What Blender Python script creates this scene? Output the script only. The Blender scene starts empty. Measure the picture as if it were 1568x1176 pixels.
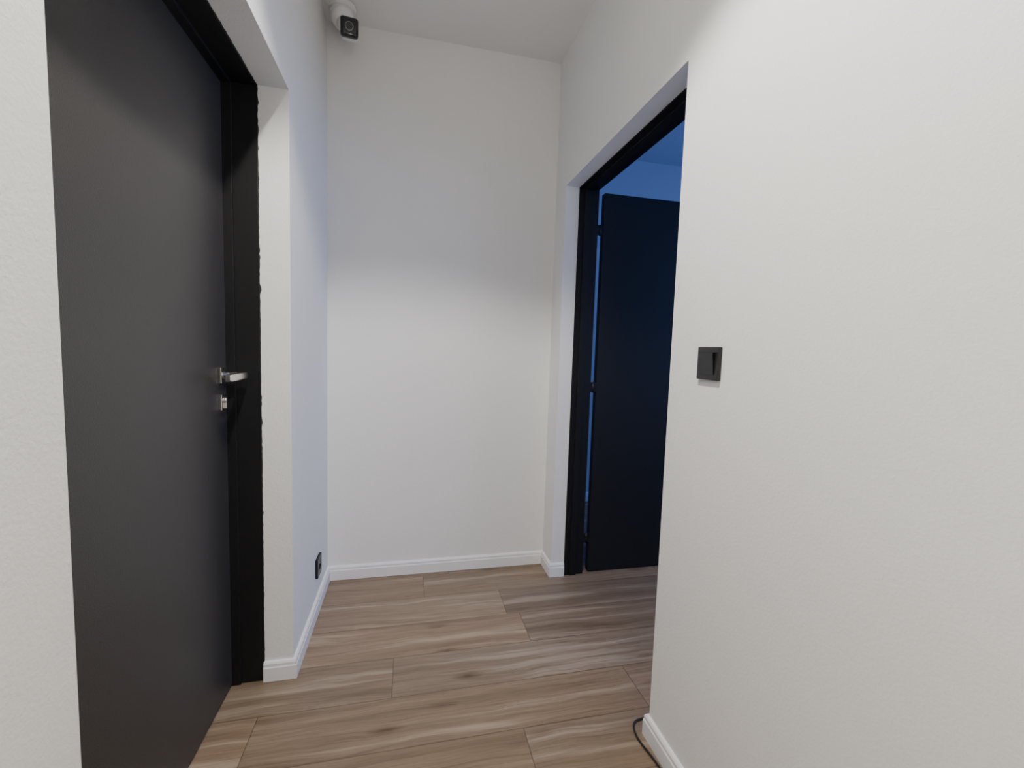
import bpy, bmesh, math, random
from mathutils import Vector, Matrix
random.seed(4)
sc=bpy.context.scene
col=sc.collection

# ------------------------------------------------------------ dimensions (m)
A=.4013; B=.7577; D=2.3475; HC=2.73
YF=-1.7                      # wall behind the photographer
L0,L1=.628,1.660; HL=2.049   # left doorway
R0,R1=1.179,2.190; HR=2.052  # right doorway
LX1,LX2=-.4965,-.5985        # white reveal end / leaf face
RX1,RX2=.830,.936            # white reveal end / room-side face
ROOMX=3.6; ROOMY0,ROOMY1=-.2,3.3
BH=.072; BT=.014

# ------------------------------------------------------------ materials
def new_mat(name):
    m=bpy.data.materials.new(name); m.use_nodes=True
    nt=m.node_tree; b=nt.nodes['Principled BSDF']
    return m,nt,b
def N(nt,t,**kw):
    n=nt.nodes.new(t)
    for k,v in kw.items(): setattr(n,k,v)
    return n
def plaster(name,c,c2,bump=.12,rough=.85):
    m,nt,b=new_mat(name)
    tc=N(nt,'ShaderNodeTexCoord')
    n1=N(nt,'ShaderNodeTexNoise'); n1.inputs['Scale'].default_value=2.2; n1.inputs['Detail'].default_value=3
    mx=N(nt,'ShaderNodeMix',data_type='RGBA'); mx.inputs[6].default_value=(*c,1); mx.inputs[7].default_value=(*c2,1)
    n2=N(nt,'ShaderNodeTexNoise'); n2.inputs['Scale'].default_value=160; n2.inputs['Detail'].default_value=4; n2.inputs['Roughness'].default_value=.6
    n3=N(nt,'ShaderNodeTexNoise'); n3.inputs['Scale'].default_value=35; n3.inputs['Detail'].default_value=3
    ad=N(nt,'ShaderNodeMath',operation='MULTIPLY_ADD'); ad.inputs[1].default_value=.7
    bp=N(nt,'ShaderNodeBump'); bp.inputs['Strength'].default_value=bump; bp.inputs['Distance'].default_value=.004
    l=nt.links.new
    for n in (n1,n2,n3): l(tc.outputs['Object'],n.inputs['Vector'])
    l(n1.outputs['Fac'],mx.inputs[0]); l(mx.outputs[2],b.inputs['Base Color'])
    l(n3.outputs['Fac'],ad.inputs[0]); l(n2.outputs['Fac'],ad.inputs[2]); l(ad.outputs[0],bp.inputs['Height'])
    l(bp.outputs['Normal'],b.inputs['Normal'])
    b.inputs['Roughness'].default_value=rough; b.inputs['Specular IOR Level'].default_value=.25
    return m
def plain(name,c,rough=.5,metal=0,bump=0,scale=400,spec=.5):
    m,nt,b=new_mat(name)
    b.inputs['Roughness'].default_value=rough; b.inputs['Metallic'].default_value=metal
    b.inputs['Specular IOR Level'].default_value=spec
    tc=N(nt,'ShaderNodeTexCoord'); n=N(nt,'ShaderNodeTexNoise'); n.inputs['Scale'].default_value=scale; n.inputs['Detail'].default_value=3
    l=nt.links.new
    l(tc.outputs['Object'],n.inputs['Vector'])
    mx=N(nt,'ShaderNodeMix',data_type='RGBA'); mx.inputs[6].default_value=(*[v*.93 for v in c],1); mx.inputs[7].default_value=(*[min(1,v*1.07) for v in c],1)
    l(n.outputs['Fac'],mx.inputs[0]); l(mx.outputs[2],b.inputs['Base Color'])
    if bump:
        bp=N(nt,'ShaderNodeBump'); bp.inputs['Strength'].default_value=bump; bp.inputs['Distance'].default_value=.001
        l(n.outputs['Fac'],bp.inputs['Height']); l(bp.outputs['Normal'],b.inputs['Normal'])
    return m
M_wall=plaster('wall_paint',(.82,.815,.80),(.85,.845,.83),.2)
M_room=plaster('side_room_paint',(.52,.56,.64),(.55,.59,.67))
M_ceil=plaster('ceiling_paint',(.86,.855,.84),(.88,.875,.865),.12)
M_base=plain('baseboard_white',(.84,.84,.85),.45,bump=.02)
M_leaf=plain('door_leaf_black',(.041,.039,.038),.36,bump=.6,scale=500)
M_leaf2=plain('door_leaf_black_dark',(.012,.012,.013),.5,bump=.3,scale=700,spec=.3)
M_frame=plain('door_frame_black',(.009,.009,.010),.5,bump=.1,scale=500,spec=.3)
M_steel=plain('satin_nickel',(.72,.70,.67),.22,1)
M_blackpl=plain('black_plastic',(.012,.012,.012),.35)
M_blackgl=plain('black_gloss',(.004,.004,.005),.08)
M_whitepl=plain('white_plastic',(.8,.8,.8),.35)
M_grey=plain('grey_plastic',(.25,.25,.26),.4)
M_hinge=plain('hinge_black',(.03,.03,.032),.3,.6)
M_rubber=plain('black_rubber',(.01,.01,.01),.6)
M_seal=plain('sealant_black',(.02,.02,.02),.7)

def emit(name,c,s):
    m,nt,b=new_mat(name)
    b.inputs['Base Color'].default_value=(*c,1)
    b.inputs['Emission Color'].default_value=(*c,1); b.inputs['Emission Strength'].default_value=s
    return m

def floor_mat():
    m,nt,b=new_mat('oak_laminate'); l=nt.links.new
    uv=N(nt,'ShaderNodeUVMap',uv_map='grain'); ed=N(nt,'ShaderNodeUVMap',uv_map='edge'); sz=N(nt,'ShaderNodeUVMap',uv_map='size')
    at=N(nt,'ShaderNodeAttribute',attribute_name='tone')
    wm=N(nt,'ShaderNodeMapping'); wm.inputs['Scale'].default_value=(2.8,6,1); l(uv.outputs[0],wm.inputs['Vector'])
    wn=N(nt,'ShaderNodeTexNoise'); wn.inputs['Scale'].default_value=1; wn.inputs['Detail'].default_value=2; l(wm.outputs[0],wn.inputs['Vector'])
    ws=N(nt,'ShaderNodeMath',operation='MULTIPLY_ADD'); ws.inputs[1].default_value=.055; ws.inputs[2].default_value=-.027; l(wn.outputs['Fac'],ws.inputs[0])
    cx=N(nt,'ShaderNodeCombineXYZ'); l(ws.outputs[0],cx.inputs[1])
    va=N(nt,'ShaderNodeVectorMath',operation='ADD'); l(uv.outputs[0],va.inputs[0]); l(cx.outputs[0],va.inputs[1])
    def mapn(sx,sy,src=va):
        n=N(nt,'ShaderNodeMapping'); n.inputs['Scale'].default_value=(sx,sy,1); l(src.outputs[0],n.inputs['Vector']); return n
    def noise(mp,scale,det,dist=0,rough=.5):
        n=N(nt,'ShaderNodeTexNoise'); n.inputs['Scale'].default_value=scale; n.inputs['Detail'].default_value=det
        n.inputs['Distortion'].default_value=dist; n.inputs['Roughness'].default_value=rough
        l(mp.outputs[0],n.inputs['Vector']); return n
    def ramp(src,stops):
        r=N(nt,'ShaderNodeValToRGB'); e=r.color_ramp.elements
        e[0].position,e[0].color=stops[0][0],(*stops[0][1],1)
        e[1].position,e[1].color=stops[-1][0],(*stops[-1][1],1)
        for p,c in stops[1:-1]:
            x=e.new(p); x.color=(*c,1)
        l(src,r.inputs['Fac']); return r
    def mul(a,bb,f=1,mode='MULTIPLY'):
        n=N(nt,'ShaderNodeMix',data_type='RGBA',blend_type=mode); n.inputs[0].default_value=f
        l(a,n.inputs[6]); l(bb,n.inputs[7]); return n.outputs[2]
    big=noise(mapn(1.0,20),1,3,.2,.5)
    base=ramp(big.outputs['Fac'],[(.27,(.200,.138,.088)),(.42,(.272,.196,.130)),(.56,(.312,.230,.156)),(.63,(.405,.315,.228)),(.76,(.48,.385,.29))])
    mid=noise(mapn(2.0,90),1,4,.6,.65)
    midr=ramp(mid.outputs['Fac'],[(.3,(.76,.74,.71)),(.5,(1,1,1)),(.7,(1.12,1.12,1.12))])
    fine=noise(mapn(9,520),1,3,.2,.6)
    finer=ramp(fine.outputs['Fac'],[(.3,(.74,.72,.69)),(.55,(1,1,1)),(.8,(1.08,1.08,1.08))])
    c=mul(base.outputs[0],midr.outputs[0]); c=mul(c,finer.outputs[0])
    vo=N(nt,'ShaderNodeTexVoronoi'); vo.inputs['Scale'].default_value=1
    l(mapn(2.4,8).outputs[0],vo.inputs['Vector'])
    kn=ramp(vo.outputs['Distance'],[(.02,(.32,.24,.18)),(.07,(.62,.56,.5)),(.17,(1,1,1))])
    c=mul(c,kn.outputs[0],.9)
    c=mul(c,at.outputs['Color'])
    s1=N(nt,'ShaderNodeSeparateXYZ'); l(ed.outputs[0],s1.inputs[0])
    s2=N(nt,'ShaderNodeSeparateXYZ'); l(sz.outputs[0],s2.inputs[0])
    def m2(op,a,bb):
        n=N(nt,'ShaderNodeMath',operation=op)
        for i,v in enumerate((a,bb)):
            if isinstance(v,(int,float)): n.inputs[i].default_value=v
            else: l(v,n.inputs[i])
        return n.outputs[0]
    dx=m2('MINIMUM',s1.outputs[0],m2('SUBTRACT',s2.outputs[0],s1.outputs[0]))
    dy=m2('MINIMUM',s1.outputs[1],m2('SUBTRACT',s2.outputs[1],s1.outputs[1]))
    d=m2('MINIMUM',dx,dy)
    g=m2('MULTIPLY',d,1/.0022)
    gr=ramp(g,[(.2,(.42,.38,.34)),(1.0,(1,1,1))])
    c=mul(c,gr.outputs[0],.9)
    l(c,b.inputs['Base Color'])
    b.inputs['Roughness'].default_value=.38; b.inputs['Specular IOR Level'].default_value=.45
    bp=N(nt,'ShaderNodeBump'); bp.inputs['Strength'].default_value=.25; bp.inputs['Distance'].default_value=.001
    l(mul(fine.outputs['Fac'],gr.outputs[0]),bp.inputs['Height']); l(bp.outputs['Normal'],b.inputs['Normal'])
    return m
M_floor=floor_mat()

# ------------------------------------------------------------ mesh helpers
def finish(name,bm,mats,parent=None,smooth=False):
    me=bpy.data.meshes.new(name); bm.normal_update(); bm.to_mesh(me); bm.free()
    for m in mats: me.materials.append(m)
    o=bpy.data.objects.new(name,me); col.objects.link(o)
    if parent: o.parent=parent
    if smooth:
        for p in me.polygons: p.use_smooth=True
    return o
def add_box(bm,lo,hi,mi=0,bevel=0,seg=2):
    vs=[bm.verts.new((x,y,z)) for z in (lo[2],hi[2]) for y in (lo[1],hi[1]) for x in (lo[0],hi[0])]
    fs=[(0,2,3,1),(4,5,7,6),(0,1,5,4),(2,6,7,3),(0,4,6,2),(1,3,7,5)]
    faces=[]
    for f in fs:
        ff=bm.faces.new([vs[i] for i in f]); ff.material_index=mi; faces.append(ff)
    if bevel:
        es=list({e for f in faces for e in f.edges})
        r=bmesh.ops.bevel(bm,geom=es,offset=bevel,segments=seg,affect='EDGES',profile=.6)
        for f in r['faces']: f.material_index=mi
def boxes(name,lst,mats,parent=None,bevel=0):
    bm=bmesh.new()
    for it in lst:
        lo,hi=it[0],it[1]; mi=it[2] if len(it)>2 else 0
        add_box(bm,[min(p,q) for p,q in zip(lo,hi)],[max(p,q) for p,q in zip(lo,hi)],mi,bevel)
    return finish(name,bm,mats,parent)
def add_cyl(bm,p0,p1,r0,r1=None,seg=40,mi=0,bevel=0):
    if r1 is None: r1=r0
    p0=Vector(p0);p1=Vector(p1);d=p1-p0
    q=d.to_track_quat('Z','Y').to_matrix().to_4x4()
    mat=Matrix.Translation((p0+p1)/2)@q
    r=bmesh.ops.create_cone(bm,cap_ends=True,segments=seg,radius1=r0,radius2=r1,depth=d.length,matrix=mat)
    fs={f for v in r['verts'] for f in v.link_faces}
    for f in fs: f.material_index=mi
    for f in fs:
        if len(f.verts)==4: f.smooth=True
    if bevel:
        es=[e for e in {e for v in r['verts'] for e in v.link_edges} if any(len(f.verts)>4 for f in e.link_faces)]
        rr=bmesh.ops.bevel(bm,geom=es,offset=bevel,segments=3,affect='EDGES')
        for f in rr['faces']: f.material_index=mi; f.smooth=True
def empty(name,loc=(0,0,0)):
    e=bpy.data.objects.new(name,None); e.location=loc; e.empty_display_size=.05; col.objects.link(e); return e
def sweep(name,pts,r,mat,parent=None):
    cu=bpy.data.curves.new(name,'CURVE'); cu.dimensions='3D'; cu.bevel_depth=r; cu.bevel_resolution=5; cu.resolution_u=16
    s=cu.splines.new('NURBS'); s.points.add(len(pts)-1); s.order_u=4; s.use_endpoint_u=True
    for p,q in zip(s.points,pts): p.co=(*q,1)
    o=bpy.data.objects.new(name,cu); cu.materials.append(mat); col.objects.link(o)
    if parent:o.parent=parent
    return o

# ------------------------------------------------------------ room shell
LW=-.66   # outer face of left wall
boxes('wall_left',[((LW,YF,0),(-A,L0,HC)),((LW,L1,0),(-A,D,HC)),((LW,L0,HL),(-A,L1,HC))],[M_wall])
boxes('wall_right',[((B,YF,0),(RX2,R0,HC)),((B,R1,0),(RX2,ROOMY1,HC)),((B,R0,HR),(RX2,R1,HC))],[M_wall])
boxes('wall_back',[((LW,D,0),(B,D+.12,HC))],[M_wall])
boxes('wall_front',[((LW,YF-.12,0),(RX2,YF,HC))],[M_wall])
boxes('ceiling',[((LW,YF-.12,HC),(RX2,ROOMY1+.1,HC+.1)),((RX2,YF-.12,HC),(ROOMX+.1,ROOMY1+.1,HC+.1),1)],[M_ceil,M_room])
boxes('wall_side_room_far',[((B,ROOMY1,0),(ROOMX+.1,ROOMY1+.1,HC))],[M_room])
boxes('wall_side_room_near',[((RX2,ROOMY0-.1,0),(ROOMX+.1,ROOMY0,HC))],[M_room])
WY0,WY1,WZ0,WZ1=.7,2.1,.85,2.15
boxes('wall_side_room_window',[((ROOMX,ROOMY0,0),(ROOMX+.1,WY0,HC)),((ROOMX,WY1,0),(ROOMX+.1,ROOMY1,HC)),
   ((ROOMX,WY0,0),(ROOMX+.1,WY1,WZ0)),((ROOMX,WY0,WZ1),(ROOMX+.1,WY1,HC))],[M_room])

# floor with real plank layout
pitch=.204; ph=.06
joints={10:.083,9:.452,7:-.047,6:-.467,5:.373,8:-.78}
bm=bmesh.new()
ug=bm.loops.layers.uv.new('grain'); ue=bm.loops.layers.uv.new('edge'); us=bm.loops.layers.uv.new('size'); ct=bm.loops.layers.color.new('tone')
X0,X1=LW,ROOMX+.1; PL=1.29
k0=math.floor((YF-.12-ph)/pitch); k1=math.ceil((ROOMY1+.1-ph)/pitch)
for k in range(k0,k1):
    j=joints.get(k,random.uniform(-.6,.6))
    x=j-PL*5
    while x<X1:
        xa,xb=max(x,X0),min(x+PL,X1)
        if xb>X0+1e-4:
            ya,yb=ph+k*pitch,ph+(k+1)*pitch
            ya_,yb_=max(ya,YF-.12),min(yb,ROOMY1+.1)
            ou,ov=random.uniform(0,50),random.uniform(0,50)
            t=random.uniform(.90,1.05); w=random.uniform(-.03,.03)
            vs=[bm.verts.new((p,q,0)) for p,q in ((xa,ya_),(xb,ya_),(xb,yb_),(xa,yb_))]
            f=bm.faces.new(vs)
            for lp in f.loops:
                c=lp.vert.co
                lp[ug].uv=(c.x+ou,c.y+ov); lp[ue].uv=(c.x-x,c.y-ya); lp[us].uv=(PL,pitch)
                lp[ct]=(min(1,t*.94),min(1,(t-w*.3)*.94),min(1,(t-w)*.94),1)
        x+=PL
finish('floor',bm,[M_floor])

# ------------------------------------------------------------ baseboards (profiled, mitred path)
prof=[(0,0),(BT,0),(BT,BH-.022),(BT-.0025,BH-.018),(BT-.0025,BH-.008),(BT-.006,BH-.002),(BT-.009,BH),(0,BH)]
def baseboard(name,path,side=1):
    pts=[Vector((p[0],p[1])) for p in path]; n=len(pts); rings=[]
    bm=bmesh.new()
    for i,p in enumerate(pts):
        def nor(a,b):
            d=(b-a).normalized(); return Vector((-d.y,d.x))*side
        if i==0: m=nor(pts[0],pts[1])
        elif i==n-1: m=nor(pts[-2],pts[-1])
        else:
            n1,n2=nor(pts[i-1],p),nor(p,pts[i+1]); m=(n1+n2); m=m/ (m.length**2/2) if m.length>1e-6 else n1
        rings.append([bm.verts.new((p.x+m.x*o,p.y+m.y*o,z)) for o,z in prof])
    for a,b in zip(rings,rings[1:]):
        for i in range(len(prof)):
            j=(i+1)%len(prof); bm.faces.new([a[i],a[j],b[j],b[i]])
    bm.faces.new(rings[0]); bm.faces.new(rings[-1][::-1])
    bmesh.ops.recalc_face_normals(bm,faces=bm.faces)
    return finish(name,bm,[M_base])
baseboard('baseboard_back',[(RX1-.002,R1),(B,R1),(B,D),(-A,D),(-A,L1),(LX1-.001,L1)],1)
baseboard('baseboard_left',[(LX1,L0),(-A,L0),(-A,YF+BT)],1)
baseboard('baseboard_right',[(B,YF+BT),(B,R0),(RX1,R0)],1)
baseboard('baseboard_side_room',[(ROOMX,ROOMY1),(RX2,ROOMY1),(RX2,R1+.12)],1)

# ------------------------------------------------------------ handle
def lever_handle(parent,x,y,z,nx,diry,axis='x'):
    def P(out,along,up):
        return (x+nx*out,y+diry*along,z+up) if axis=='x' else (x+diry*along,y+nx*out,z+up)
    bm=bmesh.new()
    def bx(o0,o1,a0,a1,u0,u1,bev):
        p,q=P(o0,a0,u0),P(o1,a1,u1)
        add_box(bm,[min(s,t) for s,t in zip(p,q)],[max(s,t) for s,t in zip(p,q)],0,bev)
    bx(0,.009,-.026,.026,-.026,.026,.002)
    add_cyl(bm,P(.008,0,0),P(.060,0,0),.0115,.0105)
    bx(.052,.074,-.013,.125,-.0115,.0115,.005)
    finish('handle_lever',bm,[M_steel],parent)
    bm=bmesh.new()
    z0=-.088
    bx(0,.009,-.026,.026,z0-.026,z0+.026,.002)
    add_cyl(bm,P(.008,0,z0+.006),P(.016,0,z0+.006),.0095,.009)
    bx(.008,.0155,-.005,.005,z0-.020,z0+.004,.0015)
    finish('key_rosette',bm,[M_steel],parent)
    bm=bmesh.new()
    bx(.0155,.0168,-.001,.001,z0+.001,z0+.011,0)
    finish('keyhole',bm,[M_blackgl],parent)

# ------------------------------------------------------------ door_1 (closed, left)
d1=empty('door_1',(0,0,0))
FT=.004
def frame_left():
    bm=bmesh.new()
    add_box(bm,(LW+.002,L1-FT,0),(LX1,L1+.02,HL+.02),0,.0015)
    add_box(bm,(LW+.002,L0-.02,0),(LX1,L0+FT,HL+.02),0,.0015)
    add_box(bm,(LW+.002,L0,HL-FT),(LX1,L1,HL+.02),0,.0015)
    s=.012
    add_box(bm,(LX2-.002,L1-s,0),(LX2+.028,L1-.001,HL),0,.0015)
    add_box(bm,(LX2-.002,L0+.001,0),(LX2+.028,L0+s,HL),0,.0015)
    add_box(bm,(LX2-.002,L0,HL-s),(LX2+.028,L1,HL-.001),0,.0015)
    return finish('frame',bm,[M_frame],d1)
frame_left()
boxes('leaf',[((LX2-.04,L0+.007,.006),(LX2,L1-.007,HL-.007))],[M_leaf],d1,.0015)
lever_handle(d1,LX2,1.612,1.105,1,-1)
bm=bmesh.new()
def bead(bm,p0,p1,inw,outw,n):
    p0=Vector(p0);p1=Vector(p1); prev=None
    for i in range(n+1):
        c=p0.lerp(p1,i/n); w=.0008+abs(random.gauss(0,.0010))+(.0025 if random.random()<.04 else 0)
        ring=[bm.verts.new(c+Vector(inw)*0),bm.verts.new(c+Vector(outw)*w),bm.verts.new(c+Vector(inw)*.0015+Vector(outw)*w*.6),bm.verts.new(c+Vector(inw)*.0015)]
        if prev:
            for a in range(4):
                b=(a+1)%4; bm.faces.new([prev[a],prev[b],ring[b],ring[a]])
        prev=ring
bead(bm,(LX1,L1-.0005,BH),(LX1,L1-.0005,HL),(0,-1,0),(1,0,0),180)
bead(bm,(LX1,L1,HL-.0005),(LX1,L0,HL-.0005),(0,0,-1),(1,0,0),90)
bead(bm,(LX1,L0+.0005,BH),(LX1,L0+.0005,HL),(0,1,0),(1,0,0),180)
bmesh.ops.recalc_face_normals(bm,faces=bm.faces)
finish('sealant_line',bm,[M_seal],d1)

# ------------------------------------------------------------ door_2 (open, right)
d2=empty('door_2',(0,0,0))
bm=bmesh.new()
add_box(bm,(RX1,R1-FT,0),(RX2+.002,R1+.02,HR+.02),0,.0015)
add_box(bm,(RX1,R0-.02,0),(RX2+.002,R0+FT,HR+.02),0,.0015)
add_box(bm,(RX1,R0,HR-FT),(RX2+.002,R1,HR+.02),0,.0015)
s=.012
add_box(bm,(RX1+.03,R1-s,0),(RX1+.065,R1-.001,HR),0,.0015)
add_box(bm,(RX1+.03,R0+.001,0),(RX1+.065,R0+s,HR),0,.0015)
add_box(bm,(RX1+.03,R0,HR-s),(RX1+.065,R1,HR-.001),0,.0015)
finish('frame',bm,[M_frame],d2)
LY=R1+.002; LX0=.972
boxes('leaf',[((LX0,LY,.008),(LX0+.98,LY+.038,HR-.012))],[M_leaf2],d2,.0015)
bm=bmesh.new()
for z in (.20,1.03,1.85):
    add_cyl(bm,(.955,R1+.006,z-.028),(.955,R1+.006,z+.028),.0055,mi=0,bevel=.001,seg=20)
    add_box(bm,(RX2,R1+.004,z-.026),(.955,R1+.0065,z+.026),0)
    add_box(bm,(.955,R1+.004,z-.026),(LX0+.001,R1+.0065,z+.026),0)
finish('hinges',bm,[M_hinge],d2)
lever_handle(d2,LX0+.93,LY,1.105,-1,-1,'y')

w=empty('window_1')
bm=bmesh.new()
t=.06
for lo,hi in [((ROOMX+.02,WY0,WZ0),(ROOMX+.08,WY0+t,WZ1)),((ROOMX+.02,WY1-t,WZ0),(ROOMX+.08,WY1,WZ1)),((ROOMX+.02,WY0,WZ0),(ROOMX+.08,WY1,WZ0+t)),((ROOMX+.02,WY0,WZ1-t),(ROOMX+.08,WY1,WZ1)),((ROOMX+.02,(WY0+WY1)/2-.03,WZ0),(ROOMX+.08,(WY0+WY1)/2+.03,WZ1))]:
    add_box(bm,lo,hi,0,.003)
finish('window_frame',bm,[M_whitepl],w)

# ------------------------------------------------------------ light switch
sw=empty('light_switch')
sy,sz=.998,1.199; hw=.0425
bm=bmesh.new()
x=B
def ring(bm,x0,x1,y,z,ro,ri,mi,bev):
    for lo,hi in [((x0,y-ro,z-ro),(x1,y-ri,z+ro)),((x0,y+ri,z-ro),(x1,y+ro,z+ro)),((x0,y-ri,z-ro),(x1,y+ri,z-ri)),((x0,y-ri,z+ri),(x1,y+ri,z+ro))]:
        add_box(bm,[min(a,b) for a,b in zip(lo,hi)],[max(a,b) for a,b in zip(lo,hi)],mi,0)
add_box(bm,(x-.010,sy-hw,sz-hw),(x,sy+hw,sz+hw),0,.003,3)
finish('cover_frame',bm,[M_blackpl],sw)
bm=bmesh.new()
r=.0285
vs=[(x-.009,sy-r,sz-r),(x-.009,sy+r,sz-r),(x-.009,sy+r,sz+r),(x-.009,sy-r,sz+r),
    (x-.0115,sy-r,sz-r),(x-.0115,sy+r,sz-r),(x-.0175,sy+r,sz+r),(x-.0175,sy-r,sz+r)]
V=[bm.verts.new(v) for v in vs]
for f in [(0,1,2,3),(4,7,6,5),(0,4,5,1),(1,5,6,2),(2,6,7,3),(3,7,4,0)]: bm.faces.new([V[i] for i in f])
bmesh.ops.recalc_face_normals(bm,faces=bm.faces)
bmesh.ops.bevel(bm,geom=bm.edges[:],offset=.0012,segments=2,affect='EDGES')
finish('rocker',bm,[M_blackgl],sw)

# ------------------------------------------------------------ wall socket (left wall)
so=empty('wall_socket')
py,pz=2.09,.205; x=-A
bm=bmesh.new(); ring(bm,x,x+.011,py,pz,.0425,.026,0,0); add_box(bm,(x,py-.0425,pz-.0425),(x+.004,py+.0425,pz+.0425),0)
finish('cover_frame',bm,[M_blackpl],so)
bm=bmesh.new()
seg=32; outer=[];inner=[];bot=[]
for i in range(seg):
    a=2*math.pi*i/seg; c,s_=math.cos(a),math.sin(a)
    k=.026/max(abs(c),abs(s_))
    outer.append(bm.verts.new((x+.012,py+c*k,pz+s_*k))); inner.append(bm.verts.new((x+.012,py+c*.0195,pz+s_*.0195))); bot.append(bm.verts.new((x+.0045,py+c*.0195,pz+s_*.0195)))
for i in range(seg):
    j=(i+1)%seg
    bm.faces.new([outer[i],outer[j],inner[j],inner[i]]); bm.faces.new([inner[i],inner[j],bot[j],bot[i]])
bm.faces.new(bot)
bmesh.ops.recalc_face_normals(bm,faces=bm.faces)
finish('socket_well',bm,[M_blackpl],so)
bm=bmesh.new()
for dy in (-.0095,.0095): add_cyl(bm,(x+.0046,py+dy,pz),(x+.0052,py+dy,pz),.0027,seg=16)
add_cyl(bm,(x+.0046,py,pz+.013),(x+.013,py,pz+.013),.0024,seg=16)
finish('contacts',bm,[M_steel],so)

# ------------------------------------------------------------ security camera at ceiling
ca=empty('security_camera')
bm=bmesh.new()
bc=Vector((-.318,2.235,HC))
add_cyl(bm,bc,bc+Vector((0,0,-.022)),.062,.060,bevel=.004)
add_cyl(bm,bc+Vector((0,0,-.02)),bc+Vector((0,0,-.05)),.052,.046,bevel=.003)
bmesh.ops.create_uvsphere(bm,u_segments=32,v_segments=16,radius=.048,matrix=Matrix.Translation(bc+Vector((.004,-.012,-.06))))
add_cyl(bm,bc+Vector((.004,-.012,-.075)),Vector((-.277,2.14,2.575)),.030,.030)
o=finish('mount',bm,[M_whitepl],ca,True)
hc=Vector((-.270,2.10,2.562)); fwd=Vector((.12,-1,-.22)).normalized()
rot=fwd.to_track_quat('Z','Y').to_matrix().to_4x4()
bm=bmesh.new(); add_box(bm,(-.036,-.036,-.065),(.036,.036,-.02),0,.018,6)
bm.transform(Matrix.Translation(hc)@rot); finish('housing',bm,[M_whitepl],ca,True)
bm=bmesh.new(); add_box(bm,(-.036,-.036,-.03),(.036,.036,.004),0,.012,5)
bm.transform(Matrix.Translation(hc)@rot); finish('front_face',bm,[M_blackgl],ca,True)
bm=bmesh.new(); add_cyl(bm,(0,0,.003),(0,0,.008),.017,.016,mi=0); add_cyl(bm,(0,0,.0075),(0,0,.0095),.0145,.0135,mi=1)
bm.transform(Matrix.Translation(hc)@rot); finish('lens',bm,[M_grey,M_blackgl],ca)

# ------------------------------------------------------------ cable
sweep('power_cable',[(.80,1.235,.006),(.765,1.24,.006),(.735,1.235,.006),(.718,1.20,.006),(.716,1.16,.006),(.728,1.11,.006),(.735,1.04,.006),(.736,.9,.006),(.735,.6,.006),(.734,.2,.006)],.0032,M_rubber)

# ------------------------------------------------------------ lamps
def downlight(x,y,power,size,blend,color):
    e=empty('ceiling_downlight',(x,y,HC))
    bm=bmesh.new()
    seg=40
    prof_=[(.040,-.001),(.046,-.006),(.060,-.005),(.062,0)]
    rings=[[bm.verts.new((r*math.cos(2*math.pi*i/seg),r*math.sin(2*math.pi*i/seg),z)) for i in range(seg)] for r,z in prof_]
    for a,b in zip(rings,rings[1:]):
        for i in range(seg):
            j=(i+1)%seg; f=bm.faces.new([a[i],a[j],b[j],b[i]]); f.smooth=True
    finish('trim_ring',bm,[M_whitepl],e)
    bm=bmesh.new(); bmesh.ops.create_circle(bm,cap_ends=True,segments=seg,radius=.041,matrix=Matrix.Translation((0,0,-.0012)))
    finish('diffuser',bm,[emit('lamp_diffuser',color,6)],e)
    l=bpy.data.lights.new('spot_lamp','SPOT'); l.energy=power; l.spot_size=math.radians(size); l.spot_blend=blend; l.color=color; l.shadow_soft_size=.04
    o=bpy.data.objects.new('spot_lamp',l); o.location=(0,0,-.02); o.parent=e; col.objects.link(o)
    return e
warm=(1,.955,.885)
downlight(-.03,0.62,152,119,.32,warm)
l=bpy.data.lights.new('corridor_glow','POINT'); l.energy=13; l.color=(1,.97,.92); l.shadow_soft_size=.15
o=bpy.data.objects.new('ambient_fill_light',l); o.location=(.15,-1.0,1.75); col.objects.link(o)  # added fill light without a fixture, lifts the ambient level from behind the camera

l=bpy.data.lights.new('window_daylight','AREA'); l.shape='RECTANGLE'; l.size=1.25; l.size_y=1.15; l.energy=37; l.color=(.20,.38,1)
o=bpy.data.objects.new('window_daylight',l); o.location=(ROOMX-.02,(WY0+WY1)/2,(WZ0+WZ1)/2)
o.rotation_euler=(0,math.radians(90),0); col.objects.link(o)

wd=bpy.data.worlds.new('world'); sc.world=wd; wd.use_nodes=True
bg=wd.node_tree.nodes['Background']; bg.inputs[0].default_value=(.10,.16,.35,1); bg.inputs[1].default_value=.6

# ------------------------------------------------------------ camera
yaw,pit,ro,f=0.2283,0.0790,0.0318,689.49
F=Vector((math.sin(yaw)*math.cos(pit),math.cos(yaw)*math.cos(pit),-math.sin(pit)))
R=Vector((math.cos(yaw),-math.sin(yaw),0)); U=R.cross(F)
c,s=math.cos(ro),math.sin(ro)
Rc=R*c+U*s; Uc=R*(-s)+U*c
m=Matrix(((Rc.x,Uc.x,-F.x,0),(Rc.y,Uc.y,-F.y,0),(Rc.z,Uc.z,-F.z,1.22),(0,0,0,1)))
cam=bpy.data.cameras.new('camera'); cam.sensor_width=36; cam.lens=f/1600*36; cam.clip_start=.02
co=bpy.data.objects.new('camera',cam); co.matrix_world=m; col.objects.link(co); sc.camera=co
